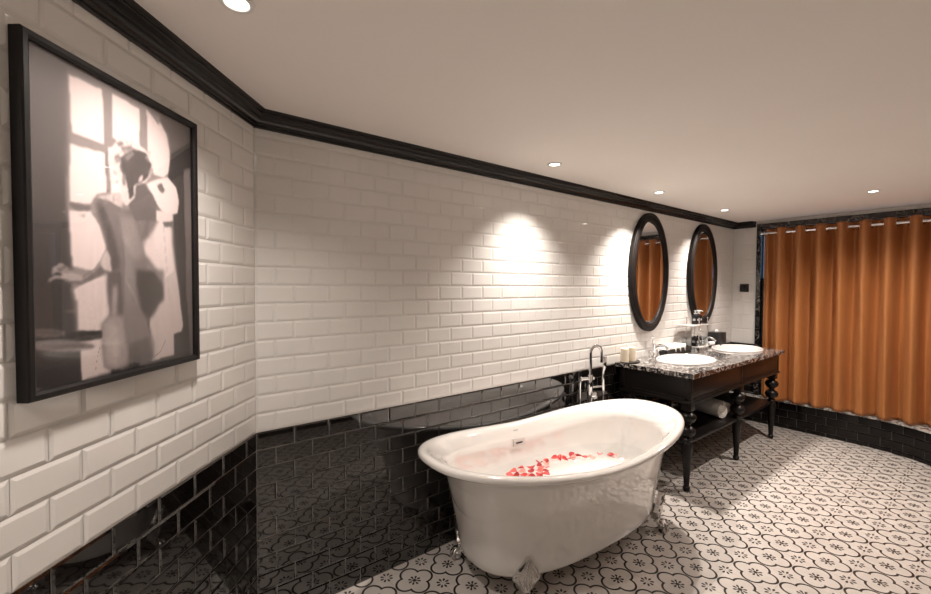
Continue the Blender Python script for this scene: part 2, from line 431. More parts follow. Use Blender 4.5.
# ------------------------------------------------------------------ downlights
spots = [
    ((.206, 1.198), 'recessed ceiling downlight beside the cornice, above the framed photograph', 55, 7, 128),
    ((1.91, 1.627), 'recessed ceiling downlight above the bathtub, in the row along the tiled wall', 90, 10, 106),
    ((3.08, 1.622), 'recessed ceiling downlight nearest the first oval mirror', 150, 11, 108),
    ((4.25, 1.62), 'recessed ceiling downlight between the two mirrors, near the end of the cornice', 92, 9, 110),
    ((4.245, .63), 'recessed ceiling downlight in front of the orange curtain, apart from the wall row', 108, 11, 150),
    ((3.25, -.12), 'added fill downlight, unseen, over the open floor right of the view', 22, 0, 124),  # out-of-view lamp added to lift the room's general brightness
    ((-.54, .29), 'added fill downlight farther along the left wall, unseen, outside the view', 95, 0, 112),  # invented lamp beyond the view, added as fill for left walls and ceiling
]
def light_spot(loc, e, ang):
    name = 'spot'
    l = bpy.data.lights.new(name, 'SPOT'); l.energy = e; l.color = (1, .905, .82)
    l.spot_size = math.radians(ang); l.spot_blend = 1.0; l.shadow_soft_size = .028
    o = bpy.data.objects.new('downlight_beam', l); col.objects.link(o); o.location = loc; return o
first = None
for (x, y), lab, e, _, ang in spots:
    t = thing('ceiling_downlight', lab, 'downlight', (x, y, CEIL), 'recessed downlights')
    if first is None:
        bm = BM(); lathe(bm, [(.027, -.001), (.030, -.005), (.039, -.005), (.042, -.0005), (.042, 0), (.027, 0)], (x, y, CEIL), 32, caps=False)
        a = obj('trim_ring', bm, M['trim_white'], t, smooth=True, angle=40)
        bm = BM(); lathe(bm, [(.0005, -.002), (.027, -.002)], (x, y, CEIL), 32, caps=False)
        b = obj('lamp_face', bm, M['lamp'], t)
        first = (a, b)
    else:
        for q in first:
            c = q.copy(); col.objects.link(c); c.parent = t
    l = light_spot((0, 0, -.012), e, ang); l.parent = t


# ------------------------------------------------------------------ framed photograph
def wp(s, z, o=0.): return CORNER + LD * s + LN * o + Vector((0, 0, z))
PS0, PS1, PZ0, PZ1 = .388, .903, 1.206, 1.950
pic = thing('framed_picture', 'large black framed sepia photograph of a draped woman at a window', 'picture', wp((PS0 + PS1) / 2, PZ0, .0))
def lbox(bm, s0, s1, z0, z1, o0, o1):
    rings(bm, [[wp(s0, z, o0), wp(s1, z, o0), wp(s1, z, o1), wp(s0, z, o1)] for z in (z0, z1)], True, True, True)
bm = BM(); fw = .018
PO = .004
outer = [(PS0, PZ0), (PS1, PZ0), (PS1, PZ1), (PS0, PZ1)]
def rect(i): return [(PS0 + i, PZ0 + i), (PS1 - i, PZ0 + i), (PS1 - i, PZ1 - i), (PS0 + i, PZ1 - i)]
rs = [[wp(s, z, o) for s, z in rect(i)] for i, o in ((0, PO), (0, PO + .024), (.003, PO + .027), (.012, PO + .027), (fw, PO + .022), (fw, PO + .014))]
rings(bm, rs, True)
obj('frame', bm, M['frame_black'], pic)
bm = BM(); lbox(bm, PS0 + .01, PS1 - .01, PZ0 + .01, PZ1 - .01, PO, PO + .012); obj('backing', bm, M['panel_dark'], pic)

def paint_print(nx=190, ny=270):
    """tones of the print, left to right as hung (far edge of the wall on the right)"""
    S = [(28, 46), (192.5, 128.7), (193.5, 354), (31.8, 392.7)]
    D = [(0, 1), (1, 1), (1, 0), (0, 0)]
    A = []; B = []
    for (x, y), (u, v) in zip(S, D):
        A += [[x, y, 1, 0, 0, 0, -u * x, -u * y], [0, 0, 0, x, y, 1, -v * x, -v * y]]; B += [u, v]
    h = np.linalg.solve(np.array(A, float), np.array(B, float))
    def uv(p):
        x, y = p; w = h[6] * x + h[7] * y + 1
        return ((h[0] * x + h[1] * y + h[2]) / w, (h[3] * x + h[4] * y + h[5]) / w)
    qa = lambda *l: [uv((20 + x * .2695, 60 + y * .2695)) for x, y in l]
    qb = lambda *l: [uv((20 + x * .3369, 200 + y * .3369)) for x, y in l]
    U, V = np.meshgrid((np.arange(nx) + .5) / nx, (np.arange(ny) + .5) / ny)
    def poly(pts):
        c = np.zeros(U.shape, bool); n = len(pts)
        for i in range(n):
            (x1, y1), (x2, y2) = pts[i], pts[(i + 1) % n]
            k = ((y1 > V) != (y2 > V)) & (U < (x2 - x1) * (V - y1) / (y2 - y1 + 1e-12) + x1); c ^= k
        return c.astype(float)
    def blur(a, r):
        for _ in range(1 if r == 1 else 2):
            for ax in (0, 1):
                acc = np.zeros_like(a)
                for k in range(-r, r + 1): acc += np.roll(a, k, ax)
                a = acc / (2 * r + 1)
        return a
    I = .34 + .15 * np.clip((V - .35) / .6, 0, 1)
    def put(pts, t, r=1, a=1.):
        nonlocal I
        m = poly(pts)
        if r: m = blur(m, r)
        m = m * a
        I = I * (1 - m) + t * m
    def frm(x0, y0, k): return lambda l: [uv((x0 + x * k, y0 + y * k)) for x, y in l]
    A, B, C = frm(60, 70, .2527), frm(40, 180, .202), frm(20, 270, .219)
    def stroke(F, l, w, t, r=1, a=1.):
        up_ = [(x, y - w / 2) for x, y in l]; dn = [(x + w * .3, y + w / 2) for x, y in l][::-1]
        put(F(up_ + dn), t, r, a)
    # window opening
    put(A([(38, 25), (200, 90), (340, 150), (400, 190), (440, 270), (445, 420), (300, 560), (38, 600)]), .60, 2)
    put(B([(142, 0), (320, 0), (340, 300), (340, 594), (165, 594)]), .62, 2)
    put(C([(245, 60), (420, 20), (420, 470), (270, 510)]), .62, 2)
    put(A([(46, 42), (176, 97), (180, 306), (56, 266)]), .93, 1)
    put(A([(213, 108), (321, 165), (321, 320), (250, 300), (214, 280)]), .90, 1)
    put(A([(196, 320), (320, 300), (320, 500), (208, 500)]), .90, 1)
    put(A([(350, 168), (392, 200), (428, 262), (440, 330), (438, 405), (415, 432), (375, 420), (352, 330)]), .87, 1)
    put(A([(48, 310), (184, 342), (188, 492), (150, 502), (125, 540), (46, 535)]), .92, 1)
    put(A([(355, 170), (372, 176), (405, 215), (395, 225)]), .50, 1, .7)
    stroke(A, [(187, 340), (192, 490)], 8, .48)
    put(B([(150, 165), (250, 160), (300, 235), (332, 345), (300, 405), (262, 455), (165, 432)]), .92, 1)
    put(B([(172, 545), (250, 500), (345, 468), (350, 594), (178, 594)]), .90, 1)
    put(C([(262, 86), (330, 60), (402, 48), (408, 200), (374, 250), (372, 282), (265, 276)]), .88, 1)
    put(C([(276, 332), (375, 310), (382, 440), (414, 456), (276, 502)]), .86, 1)
    put(B([(148, 137), (166, 122), (262, 146), (250, 164), (185, 166)]), .50, 1)
    put(B([(195, 185), (235, 180), (225, 198)]), .70, 1)
    # right hand jamb
    put(A([(400, 198), (522, 242), (522, 290), (447, 336), (436, 262)]), .47, 1)
    put(A([(447, 336), (522, 290), (524, 600), (470, 600), (476, 500), (432, 430)]), .32, 1)
    put(B([(660, 0), (726, 0), (726, 594), (690, 594), (664, 330), (664, 160), (690, 140)]), .33, 1)
    put(C([(712, 0), (768, 0), (795, 382), (705, 396), (704, 290), (744, 270)]), .31, 1)
    put(A([(496, 400), (520, 390), (524, 600), (500, 600)]), .52, 1)
    put(B([(722, 0), (754, 0), (762, 594), (728, 594)]), .50, 1)
    put(C([(760, 0), (786, 0), (796, 380), (778, 384)]), .46, 1)
    # veil on the right
    put(B([(598, 150), (655, 168), (662, 330), (690, 560), (692, 594), (600, 594), (585, 480), (515, 390), (500, 310), (555, 240)]), .88, 2)
    put(C([(590, 215), (640, 140), (660, 40), (712, 0), (722, 60), (746, 250), (738, 276), (702, 290), (702, 384), (600, 412)]), .80, 1)
    stroke(B, [(612, 200), (640, 594)], 10, .72)
    put(B([(612, 210), (660, 205), (660, 235), (620, 235)]), .45, 1)
    # forearm and hand
    put(B([(305, 425), (335, 455), (262, 498), (205, 522), (120, 508), (130, 492), (210, 486)]), .50, 1)
    stroke(B, [(215, 495), (260, 462), (300, 425)], 9, .66)
    put(B([(118, 462), (160, 462), (215, 480), (212, 505), (150, 505), (110, 490)]), .72, 1)
    for f in ([(45, 506), (75, 488), (130, 486)], [(62, 470), (80, 456), (125, 466)], [(66, 450), (95, 438), (150, 465)], [(92, 428), (118, 428), (165, 468)]): stroke(B, f, 12, .74, 1)
    # gown
    put(B([(275, 105), (320, 92), (400, 130), (440, 168), (520, 170), (575, 120), (600, 145), (590, 205), (545, 288), (505, 300), (520, 365), (600, 470), (612, 600), (345, 600), (340, 458), (330, 352), (345, 340), (322, 262), (290, 185)]), .54, 2)
    put(C([(400, 0), (660, 0), (655, 120), (612, 200), (580, 235), (612, 330), (610, 402), (545, 432), (490, 430), (440, 452), (392, 442), (376, 380), (372, 245), (410, 210), (402, 120)]), .54, 2)
    put(B([(282, 118), (318, 130), (372, 285), (398, 400), (392, 450), (352, 455), (352, 385), (345, 340), (312, 235)]), .43, 2)
    put(B([(400, 190), (470, 200), (500, 300), (515, 380), (470, 400), (430, 330), (405, 300)]), .61, 2)
    stroke(B, [(318, 120), (360, 220), (400, 330)], 16, .62, 1, .7)
    stroke(B, [(420, 330), (450, 440), (480, 594)], 30, .64, 2, .8)
    put(B([(330, 350), (348, 378), (356, 458), (320, 448), (298, 420), (305, 398)]), .80, 1)
    put(B([(340, 462), (398, 455), (402, 594), (350, 594)]), .45, 1)
    put(C([(404, 30), (462, 20), (470, 205), (430, 212), (406, 120)]), .46, 2)
    put(C([(424, 80), (446, 70), (440, 205), (418, 212)]), .72, 2)
    for l, wd, t in (([(470, 190), (500, 260), (510, 330)], 22, .46), ([(380, 170), (400, 260), (405, 340)], 14, .47), ([(440, 180), (470, 300), (490, 380)], 12, .68), ([(540, 190), (520, 270), (515, 320)], 24, .44),
                     ([(455, 420), (470, 500), (490, 594)], 12, .50), ([(405, 440), (418, 520), (430, 594)], 16, .56), ([(500, 330), (530, 420), (560, 460)], 18, .70), ([(555, 260), (548, 330), (575, 430)], 16, .78)):
        stroke(B, l, wd, t, 2, .8)
    # hip in shade
    put(B([(488, 470), (560, 462), (604, 520), (612, 594), (505, 594), (480, 520)]), .36, 2)
    put(C([(532, 0), (612, 8), (650, 60), (650, 122), (612, 190), (584, 228), (552, 180), (534, 80)]), .36, 2)
    # sheer lower skirt
    put(C([(374, 245), (428, 206), (474, 214), (490, 428), (440, 450), (392, 440), (378, 380)]), .68, 2)
    put(C([(395, 260), (440, 240), (445, 430), (400, 425)]), .73, 2)
    put(C([(500, 330), (585, 300), (604, 404), (545, 430), (502, 422)]), .44, 2)
    put(C([(470, 215), (560, 200), (590, 290), (500, 330), (486, 320)]), .54, 2)
    stroke(C, [(478, 40), (520, 120), (560, 220), (602, 350)], 20, .72, 1, .75)
    for l, wd, t in (([(400, 270), (410, 350), (404, 430)], 10, .66), ([(432, 250), (440, 340), (436, 440)], 10, .88), ([(462, 230), (472, 320), (474, 430)], 12, .64), ([(520, 240), (530, 320), (545, 420)], 12, .36),
                     ([(560, 300), (575, 350), (590, 405)], 14, .52), ([(620, 220), (626, 290), (620, 380)], 14, .70), ([(680, 80), (690, 180), (700, 270)], 14, .70)):
        stroke(C, l, wd, t, 2, .8)
    stroke(C, [(660, 270), (662, 320), (640, 370), (600, 400)], 4, .58, 0)
    stroke(C, [(340, 470), (350, 400), (362, 350)], 4, .60, 0)
    put(C([(414, 456), (456, 450), (456, 468), (416, 478)]), .22, 1); put(C([(496, 428), (540, 420), (540, 438), (498, 446)]), .22, 1)
    # shoulders, neck, head
    put(B([(283, 100), (340, 82), (402, 68), (424, 130), (392, 138), (330, 98)]), .78, 1)
    stroke(B, [(300, 95), (350, 108), (415, 145)], 6, .86)
    put(A([(268, 445), (332, 440), (352, 478), (382, 512), (384, 600), (300, 600), (276, 545)]), .47, 1)
    put(A([(212, 318), (240, 276), (285, 284), (342, 322), (372, 370), (370, 415), (342, 452), (305, 462), (300, 510), (268, 545), (245, 520), (246, 450), (215, 415), (198, 365)]), .84, 1)
    put(A([(262, 342), (300, 320), (346, 338), (368, 382), (356, 425), (328, 452), (298, 462), (296, 505), (280, 520), (268, 450), (246, 405), (242, 362)]), .40, 1)
    for q in ([(246, 318), (282, 308), (300, 322), (262, 342)], [(222, 350), (240, 340), (246, 372), (228, 380)], [(228, 300), (250, 292), (262, 306), (240, 316)], [(250, 420), (266, 425), (262, 470), (252, 460)]): put(A(q), .58, 1)
    put(A([(262, 350), (290, 330), (300, 345), (270, 372)]), .54, 1)
    hr = random.Random(5)
    for q in range(46):
        a = hr.uniform(-.6, 3.6); rr_ = hr.uniform(.72, 1.08); x0 = 300 - 72 * rr_ * math.cos(a) * 1.05; y0 = 385 - 92 * rr_ * math.sin(a)
        if q % 3 == 0: x0, y0 = hr.uniform(205, 262), hr.uniform(340, 540)
        dx, dy = hr.uniform(-16, 16), hr.uniform(6, 26)
        stroke(A, [(x0, y0), (x0 + dx, y0 + dy * .5), (x0 + dx * .4, y0 + dy)], hr.uniform(4, 8), hr.choice((.88, .80, .52, .60)), 1, .7)
    put(A([(318, 432), (334, 420), (330, 446), (314, 452)]), .80, 1)
    # hand and veil at the right shoulder
    put(A([(346, 456), (382, 440), (430, 428), (464, 466), (476, 520), (470, 568), (425, 580), (390, 540), (372, 500)]), .88, 1)
    put(A([(388, 462), (406, 452), (420, 478), (412, 494), (398, 482)]), .50, 1)
    put(A([(384, 560), (450, 570), (450, 600), (386, 600)]), .86, 1)
    # table and dishes
    put(C([(46, 275), (210, 280), (372, 278), (372, 312), (272, 326), (276, 505), (52, 550)]), .34, 1)
    def ell(F, cx_, cy_, rx, ry, n=40): return F([(cx_ + rx * math.cos(2 * PI * i / n), cy_ + ry * math.sin(2 * PI * i / n)) for i in range(n)])
    put(ell(C, 125, 290, 84, 18), .52, 1); put(ell(C, 125, 287, 74, 11), .45, 1)
    put(C([(205, 290), (370, 278), (372, 306), (272, 322), (215, 306)]), .27, 1)
    stroke(C, [(250, 308), (372, 300)], 5, .5)
    put(ell(C, 190, 348, 150, 24), .58, 1); put(ell(C, 175, 342, 120, 15), .50, 1)
    put(C([(52, 392), (270, 374), (276, 505), (54, 548)]), .27, 1)
    stroke(C, [(210, 190), (260, 192)], 5, .6); stroke(C, [(60, 548), (90, 540)], 8, .6)
    I = .5 + (I - .5) * 1.12 - .05
    rng = np.random.default_rng(3)
    I = np.clip(I + rng.normal(0, .010, I.shape), .05, .9)
    return I
Ig = paint_print(); ny, nx = Ig.shape
bm = BM(); s_l, s_r, zb_, zt_ = PS1 - fw + .001, PS0 + fw - .001, PZ0 + fw - .001, PZ1 - fw + .001
vs = [[bm.verts.new(wp(s_l + (s_r - s_l) * i / (nx - 1), zb_ + (zt_ - zb_) * j / (ny - 1), PO + .0145)) for i in range(nx)] for j in range(ny)]
for j in range(ny - 1):
    for i in range(nx - 1): bm.faces.new((vs[j][i], vs[j][i + 1], vs[j + 1][i + 1], vs[j + 1][i]))
pm = mat('sepia_photo_print', rough=.45)
at = N(pm, 'ShaderNodeAttribute', attribute_name='tone'); L(pm, at.outputs['Color'], BS(pm).inputs['Base Color'])
po = obj('print', bm, pm, pic)
ca = po.data.color_attributes.new('tone', 'FLOAT_COLOR', 'POINT')
srgb = Ig.reshape(-1)
srgb = np.clip(srgb * .90, 0, .86); tint = np.stack([srgb * 1.05, srgb * .97, srgb * .96], 1)
lin = np.where(tint <= .04045, tint / 12.92, ((tint + .055) / 1.055) ** 2.4)
ca.data.foreach_set('color', np.concatenate([lin, np.ones((len(lin), 1))], 1).astype(np.float32).ravel())
bm = BM(); lbox(bm, PS0 + fw - .001, PS1 - fw + .001, PZ0 + fw - .001, PZ1 - fw + .001, PO + .018, PO + .0195)
obj('glass', bm, M['picture_glass'], pic)

# ------------------------------------------------------------------ bathtub
TC = Vector((1.86, 1.482, 0)); TH = -.057; TA, TB, TN = .879, .405, 2.39
BC = Vector((1.891, 1.514, 0)); BA, BB, BN = .654, .295, 2.6
H0, HL, HR = .604, .692, .674
NT = 112
def sup(i, a, b, n, c, ins=0.):
    t = 2 * PI * i / NT; co, si = math.cos(t), math.sin(t)
    x = (a - ins) * math.copysign(abs(co) ** (2 / n), co); y = (b - ins) * math.copysign(abs(si) ** (2 / n), si)
    return Vector((c.x + x * math.cos(TH) - y * math.sin(TH), c.y + x * math.sin(TH) + y * math.cos(TH), 0)), x / max(a - ins, 1e-6)
def rimz(f):
    h = HR if f > 0 else HL
    return H0 + (h - H0) * ((f * f + .02) ** .66 - .02 ** .66) / (1.02 ** .66 - .02 ** .66)
def rim_ring(ins, dz):
    out = []
    for i in range(NT):
        p, f = sup(i, TA, TB, TN, TC, ins); out.append(p + Vector((0, 0, rimz(f) + dz)))
    return out
ZBASE = .135
base_ring = [sup(i, BA, BB, BN, BC)[0] for i in range(NT)]
def rim2(ia, ib, dz):
    out = []
    for i in range(NT):
        p, f = sup(i, TA - ia, TB - ib, TN, TC); out.append(p + Vector((0, 0, rimz(f) + dz)))
    return out
under = rim2(.125, .062, -.062)
rs = []
for sc_, z in ((.70, .108), (.86, .110), (.95, .117), (.988, .126)):
    rs.append([BC + (p - BC) * sc_ + Vector((0, 0, z)) for p in base_ring])
for k in range(0, 15):
    t = k / 14; w = t ** 1.12
    rs.append([base_ring[i].lerp(Vector((under[i].x, under[i].y, 0)), w) + Vector((0, 0, ZBASE + (under[i].z - ZBASE) * t)) for i in range(NT)])
rs += [rim2(.100, .050, -.049), rim2(.065, .037, -.041), rim2(.035, .024, -.037)]
for ins, dz in ((.012, -.034), (.001, -.024), (0, -.016), (.002, -.008), (.009, -.002), (.020, 0), (.034, -.001), (.046, -.006), (.054, -.015)):
    rs.append(rim_ring(ins, dz))
ZFLOOR = .285; IA, IB = .52, .205
topi = rim2(.150, .086, -.095)
boti = [sup(i, IA, IB, 2.3, Vector((1.875, 1.497, 0)))[0] for i in range(NT)]
def inner(i, phi):
    q = math.cos(phi) ** .75; zf = (1 - math.sin(phi))
    p = boti[i].lerp(Vector((topi[i].x, topi[i].y, 0)), q)
    return p + Vector((0, 0, ZFLOOR + (topi[i].z - ZFLOOR) * zf))
rs += [rim2(.068, .060, -.024), rim2(.092, .066, -.040), rim2(.122, .076, -.064)]
for k in range(0, 17):
    rs.append([inner(i, PI / 2 * k / 16) for i in range(NT)])
for s_ in (.6, .25):
    rs.append([Vector((1.875, 1.497, 0)) + (p - Vector((1.875, 1.497, 0))) * s_ + Vector((0, 0, ZFLOOR - .004 * (1 - s_))) for p in boti])
tub = thing('bathtub', 'white double-ended freestanding clawfoot bathtub along the tiled wall', 'bathtub', (BC.x, BC.y, 0))
bm = BM(); rings(bm, rs, True, True, True)
obj('basin', bm, M['acrylic'], tub, smooth=True, angle=60)

def make_foot(pos, tgt, part_parent):
    """claw foot at floor point pos, leaning up to the tub body; cast silver"""
    k = min(range(NT), key=lambda i: (base_ring[i] - Vector((*pos, 0))).length)
    e_ = (base_ring[(k + 1) % NT] - base_ring[k - 1]).normalized(); o = Vector((e_.y, -e_.x, 0))
    P = base_ring[k] + o * tgt; tv = Vector((-o.y, o.x, 0))
    def q(out, side, z): return P + o * out + tv * side + Vector((0, 0, z))
    bm = BM()
    # leaf shaped shield against the body
    nu, nv = 41, 18
    gf, gb = [], []
    for j in range(nv + 1):
        v = j / nv; z = .072 + .160 * v
        w = .068 * (.40 + .60 * (v / .36) ** .8 if v < .36 else max(.10, 1 - .9 * ((v - .36) / .64) ** 1.05))
        rowf, rowb = [], []
        for i in range(nu + 1):
            u = 2 * i / nu - 1
            body = -.018 + .26 * (z - .135)
            rib = .0075 * math.cos(u * PI * 5) * (1 - .3 * v) * (1 - .5 * u * u)
            bulge = .020 * (1 - u * u) * (1 - .55 * v) + rib
            uu = u * (1 + .05 * math.cos(v * 20))
            rowf.append(q(body + .012 + bulge, w * uu, z)); rowb.append(q(body - .014, w * uu * .9, z))
        gf.append(rowf); gb.append(rowb)
    VF = [[bm.verts.new(p) for p in r_] for r_ in gf]; VB = [[bm.verts.new(p) for p in r_] for r_ in gb]
    for j in range(nv):
        for i in range(nu):
            bm.faces.new((VF[j][i], VF[j][i + 1], VF[j + 1][i + 1], VF[j + 1][i])); bm.faces.new((VB[j][i], VB[j + 1][i], VB[j + 1][i + 1], VB[j][i + 1]))
        bm.faces.new((VF[j][0], VF[j + 1][0], VB[j + 1][0], VB[j][0])); bm.faces.new((VF[j][nu], VB[j][nu], VB[j + 1][nu], VF[j + 1][nu]))
    for i in range(nu):
        bm.faces.new((VF[0][i], VB[0][i], VB[0][i + 1], VF[0][i + 1])); bm.faces.new((VF[nv][i], VF[nv][i + 1], VB[nv][i + 1], VB[nv][i]))
    # S curved leg
    pts = spline([q(-.045, 0, .135), q(-.032, 0, .105), q(-.020, 0, .078), q(-.010, 0, .055), q(.006, 0, .035)], 6)
    n = len(pts); rad = [.034 - .016 * math.sin(PI * .5 * min(1, k / (n * .75))) for k in range(n)]
    tube(bm, pts, rad, 14)
    # claw over a ball
    sphere(bm, q(.014, 0, .0265), .026, 18)
    for a in (-75, -25, 25, 75):
        aa = math.radians(a); d = (o * math.cos(aa) + tv * math.sin(aa)); c = q(.014, 0, 0)
        tube(bm, spline([c + Vector((0, 0, .056)) - o * .012, c + d * .020 + Vector((0, 0, .050)), c + d * .033 + Vector((0, 0, .028)), c + d * .031 + Vector((0, 0, .006))], 5),
             [.010] * 5 + [.0095] * 5 + [.008] * 5 + [.005], 8)
    return obj('foot', bm, M['silver'], part_parent, smooth=True, angle=50)
for pos, tgt in (((1.375, 1.32), .020), ((2.425, 1.275), .034), ((1.35, 1.73), .020), ((2.40, 1.70), .020)):
    make_foot(pos, tgt, tub)
# overflow plate on the inside of the back wall of the tub
bi = 0; best = 9
for i in range(NT):
    if topi[i].y > 1.5 and abs(topi[i].x - 1.845) < best: best = abs(topi[i].x - 1.845); bi = i
pa, pb = inner(bi, .02), inner(bi, .10); cdir = (pb - pa).normalized(); c0 = pa + cdir * .004
tdir = (inner(bi + 1, .1) - inner(bi - 1, .1)).normalized(); nd = tdir.cross(cdir).normalized()
if nd.y > 0: nd = -nd
bm = BM(); hw, hh = .046, .021
def pl(bm, c, w_, h_, d0, d1, mi=0):
    rings(bm, [[c + tdir * a * w_ + cdir * b * h_ + nd * d for a, b in ((-1, -1), (1, -1), (1, 1), (-1, 1))] for d in (d0, d1)], True, True, True, mi)
pl(bm, c0, hw, hh, -.012, .006)
ov = obj('overflow_plate', bm, M['satin_metal'], tub)
bm = BM(); pl(bm, c0 + cdir * .002, hw * .55, .0045, .002, .0068)
child_of_part(obj('overflow_slot', bm, M['panel_dark']), ov)

up_pt = rim2(.092, .066, -.040)[bi]; mdir = (up_pt - topi[bi]).normalized()
bm = BM(); nm_ = tdir.cross(mdir).normalized(); nm_ = -nm_ if nm_.z < 0 else nm_
for a in (-.014, -.005, .004, .013):
    rings(bm, [[up_pt + mdir * .004 + tdir * (a + q * .0035) + mdir * (b * .003) + nm_ * d for q, b in ((-1, -1), (1, -1), (1, 1), (-1, 1))] for d in (-.004, .0022)], True, True, True)
obj('maker_mark', bm, M['label'], tub)

# water and petals
ZW = .40
bm = BM(); wr = []
for i in range(NT):
    zf = (ZW - ZFLOOR) / (topi[i].z - ZFLOOR); phi = math.asin(max(0, min(1, 1 - zf)))
    p = inner(i, phi); cc_ = Vector((1.875, 1.497, ZW)); d = p - cc_; wr.append(cc_ + d * (1 - .004 / d.length))
vs = [bm.verts.new((p.x, p.y, ZW)) for p in wr]; bm.faces.new(vs)
tag(obj('bath_water', bm, M['water']), 'clear shallow water inside the white bathtub, under the petals', 'water')
clusters = [
    ('red rose petal in the largest cluster floating near the front rim of the bathtub', 'petals near the front rim',
     [(1.60, 1.665), (1.63, 1.64), (1.655, 1.685), (1.66, 1.615), (1.69, 1.65), (1.70, 1.60), (1.72, 1.69), (1.735, 1.63), (1.745, 1.57), (1.77, 1.60), (1.77, 1.66), (1.80, 1.62), (1.80, 1.58), (1.83, 1.65),
      (1.84, 1.61), (1.87, 1.64), (1.86, 1.68), (1.90, 1.66), (1.92, 1.675), (1.775, 1.55), (1.685, 1.57), (1.715, 1.545)]),
    ('red rose petal in the middle cluster floating on the bath water', 'petals in the middle of the bath',
     [(1.985, 1.67), (2.005, 1.65), (2.02, 1.62), (2.045, 1.61), (2.06, 1.585), (2.075, 1.60), (2.11, 1.64), (2.12, 1.60), (2.135, 1.57), (2.16, 1.56), (2.175, 1.535), (2.03, 1.645)]),
    ('red rose petal in the small group farthest right on the bath water', 'petals toward the right end of the bath',
     [(2.25, 1.535), (2.275, 1.475), (2.29, 1.49), (2.305, 1.47)]),
]
petal_meshes = []
for k in range(5):
    bm = BM(); nr_, na = 4, 10; cup = .004 + .0035 * random.random(); L_, Wd = .017 + .004 * random.random(), .013 + .003 * random.random()
    c = bm.verts.new((0, 0, .0008)); prev = None
    for r_ in range(1, nr_ + 1):
        row = []
        for a in range(na):
            t = 2 * PI * a / na; f = r_ / nr_
            row.append(bm.verts.new((L_ * f * math.cos(t) * (1 - .15 * math.sin(t)), Wd * f * math.sin(t) * (1 + .25 * math.cos(t)), .0008 + cup * f * f * (1 + .9 * math.sin(2 * t + k)))))
        for a in range(na):
            if prev: bm.faces.new((prev[a], row[a], row[(a + 1) % na], prev[(a + 1) % na]))
            else: bm.faces.new((c, row[a], row[(a + 1) % na]))
        prev = row
    me = bpy.data.meshes.new('rose_petal'); bm.to_mesh(me); bm.free(); me.materials.append(M['petal_red'])
    me.polygons.foreach_set('use_smooth', [True] * len(me.polygons)); petal_meshes.append(me)
for lab, grp, pts in clusters:
    for x, y in pts:
        o = bpy.data.objects.new('rose_petal', random.choice(petal_meshes)); col.objects.link(o)
        o.location = (x, y, ZW + .004); o.rotation_euler = (random.uniform(-.35, .35), random.uniform(-.35, .35), random.uniform(0, 6.28))
        o.scale = [random.uniform(1.1, 1.55)] * 3
        tag(o, lab, 'petal', grp)

# ------------------------------------------------------------------ freestanding tub filler
FX, FY = 2.560, 1.835
fil = thing('tub_filler', 'tall chrome floor-standing gooseneck bath filler with hand shower behind the tub', 'faucet', (FX, FY, 0))
bm = BM()
lathe(bm, [(.045, 0), (.045, .008), (.022, .014), (.016, .03), (.016, .60), (.020, .61), (.020, .80), (.0155, .81)], (FX, FY, 0), 20)
obj('riser', bm, M['chrome'], fil, smooth=True, angle=40)
sd = Vector((.95, -.3, 0)).normalized()
bm = BM(); base = Vector((FX, FY, .80)); R_ = .047
pts = [base, base + Vector((0, 0, .17))] + [base + Vector((0, 0, .17)) + sd * (R_ - R_ * math.cos(a)) + Vector((0, 0, R_ * math.sin(a))) for a in [PI * k / 16 for k in range(1, 17)]]
pts += [pts[-1] + Vector((0, 0, -.05)), pts[-1] + Vector((0, 0, -.075))]
tube(bm, pts, [.0125] * (len(pts) - 1) + [.0135], 14)
obj('spout', bm, M['chrome'], fil, smooth=True, angle=50)
bm = BM()   # crossbar with the diverter lever on the left and the cradle on the right
cx_ = Vector((FX, FY, .785))
tube(bm, [cx_ - sd * .075, cx_ + sd * .03], .012, 12); tube(bm, [cx_ - sd * .085, cx_ - sd * .072], .017, 12)
tube(bm, [cx_ + Vector((0, 0, -.065)), cx_ + Vector((0, 0, -.065)) + sd * .112], .0075, 10)
obj('crossbar', bm, M['chrome'], fil, smooth=True, angle=50)
bm = BM(); kb = Vector((FX + .015, FY - .01, .665)); kn = Vector((-.35, -.93, .1)).normalized()
tube(bm, [kb, kb + kn * .03, kb + kn * .034], [.026, .026, .020], 20)
obj('knob', bm, M['chrome'], fil, smooth=True, angle=50)
hs = Vector((FX, FY, 0)) + sd * .114
bm = BM()
tube(bm, [hs + Vector((0, 0, .67)), hs + Vector((0, 0, .69)), hs + Vector((0, 0, .80)), hs + Vector((0, 0, .83)), hs + Vector((.004, -.004, .86)), hs + Vector((.004, -.004, .935)), hs + Vector((.004, -.004, .94))],
     [.009, .0125, .0125, .010, .0165, .0165, .013], 14)
obj('hand_shower', bm, M['chrome'], fil, smooth=True, angle=50)
bm = BM()
h0 = cx_ - sd * .080
tube(bm, spline([h0, h0 + Vector((0, 0, -.08)) - sd * .004, h0 + Vector((0, 0, -.25)) + sd * .004, h0 + Vector((.06, 0, -.42)), h0 + Vector((.14, .0, -.44)), hs + Vector((0, 0, .42)), hs + Vector((0, 0, .55)), hs + Vector((0, 0, .68))], 8), .0062, 8)
obj('hose', bm, M['chrome'], fil, smooth=True)

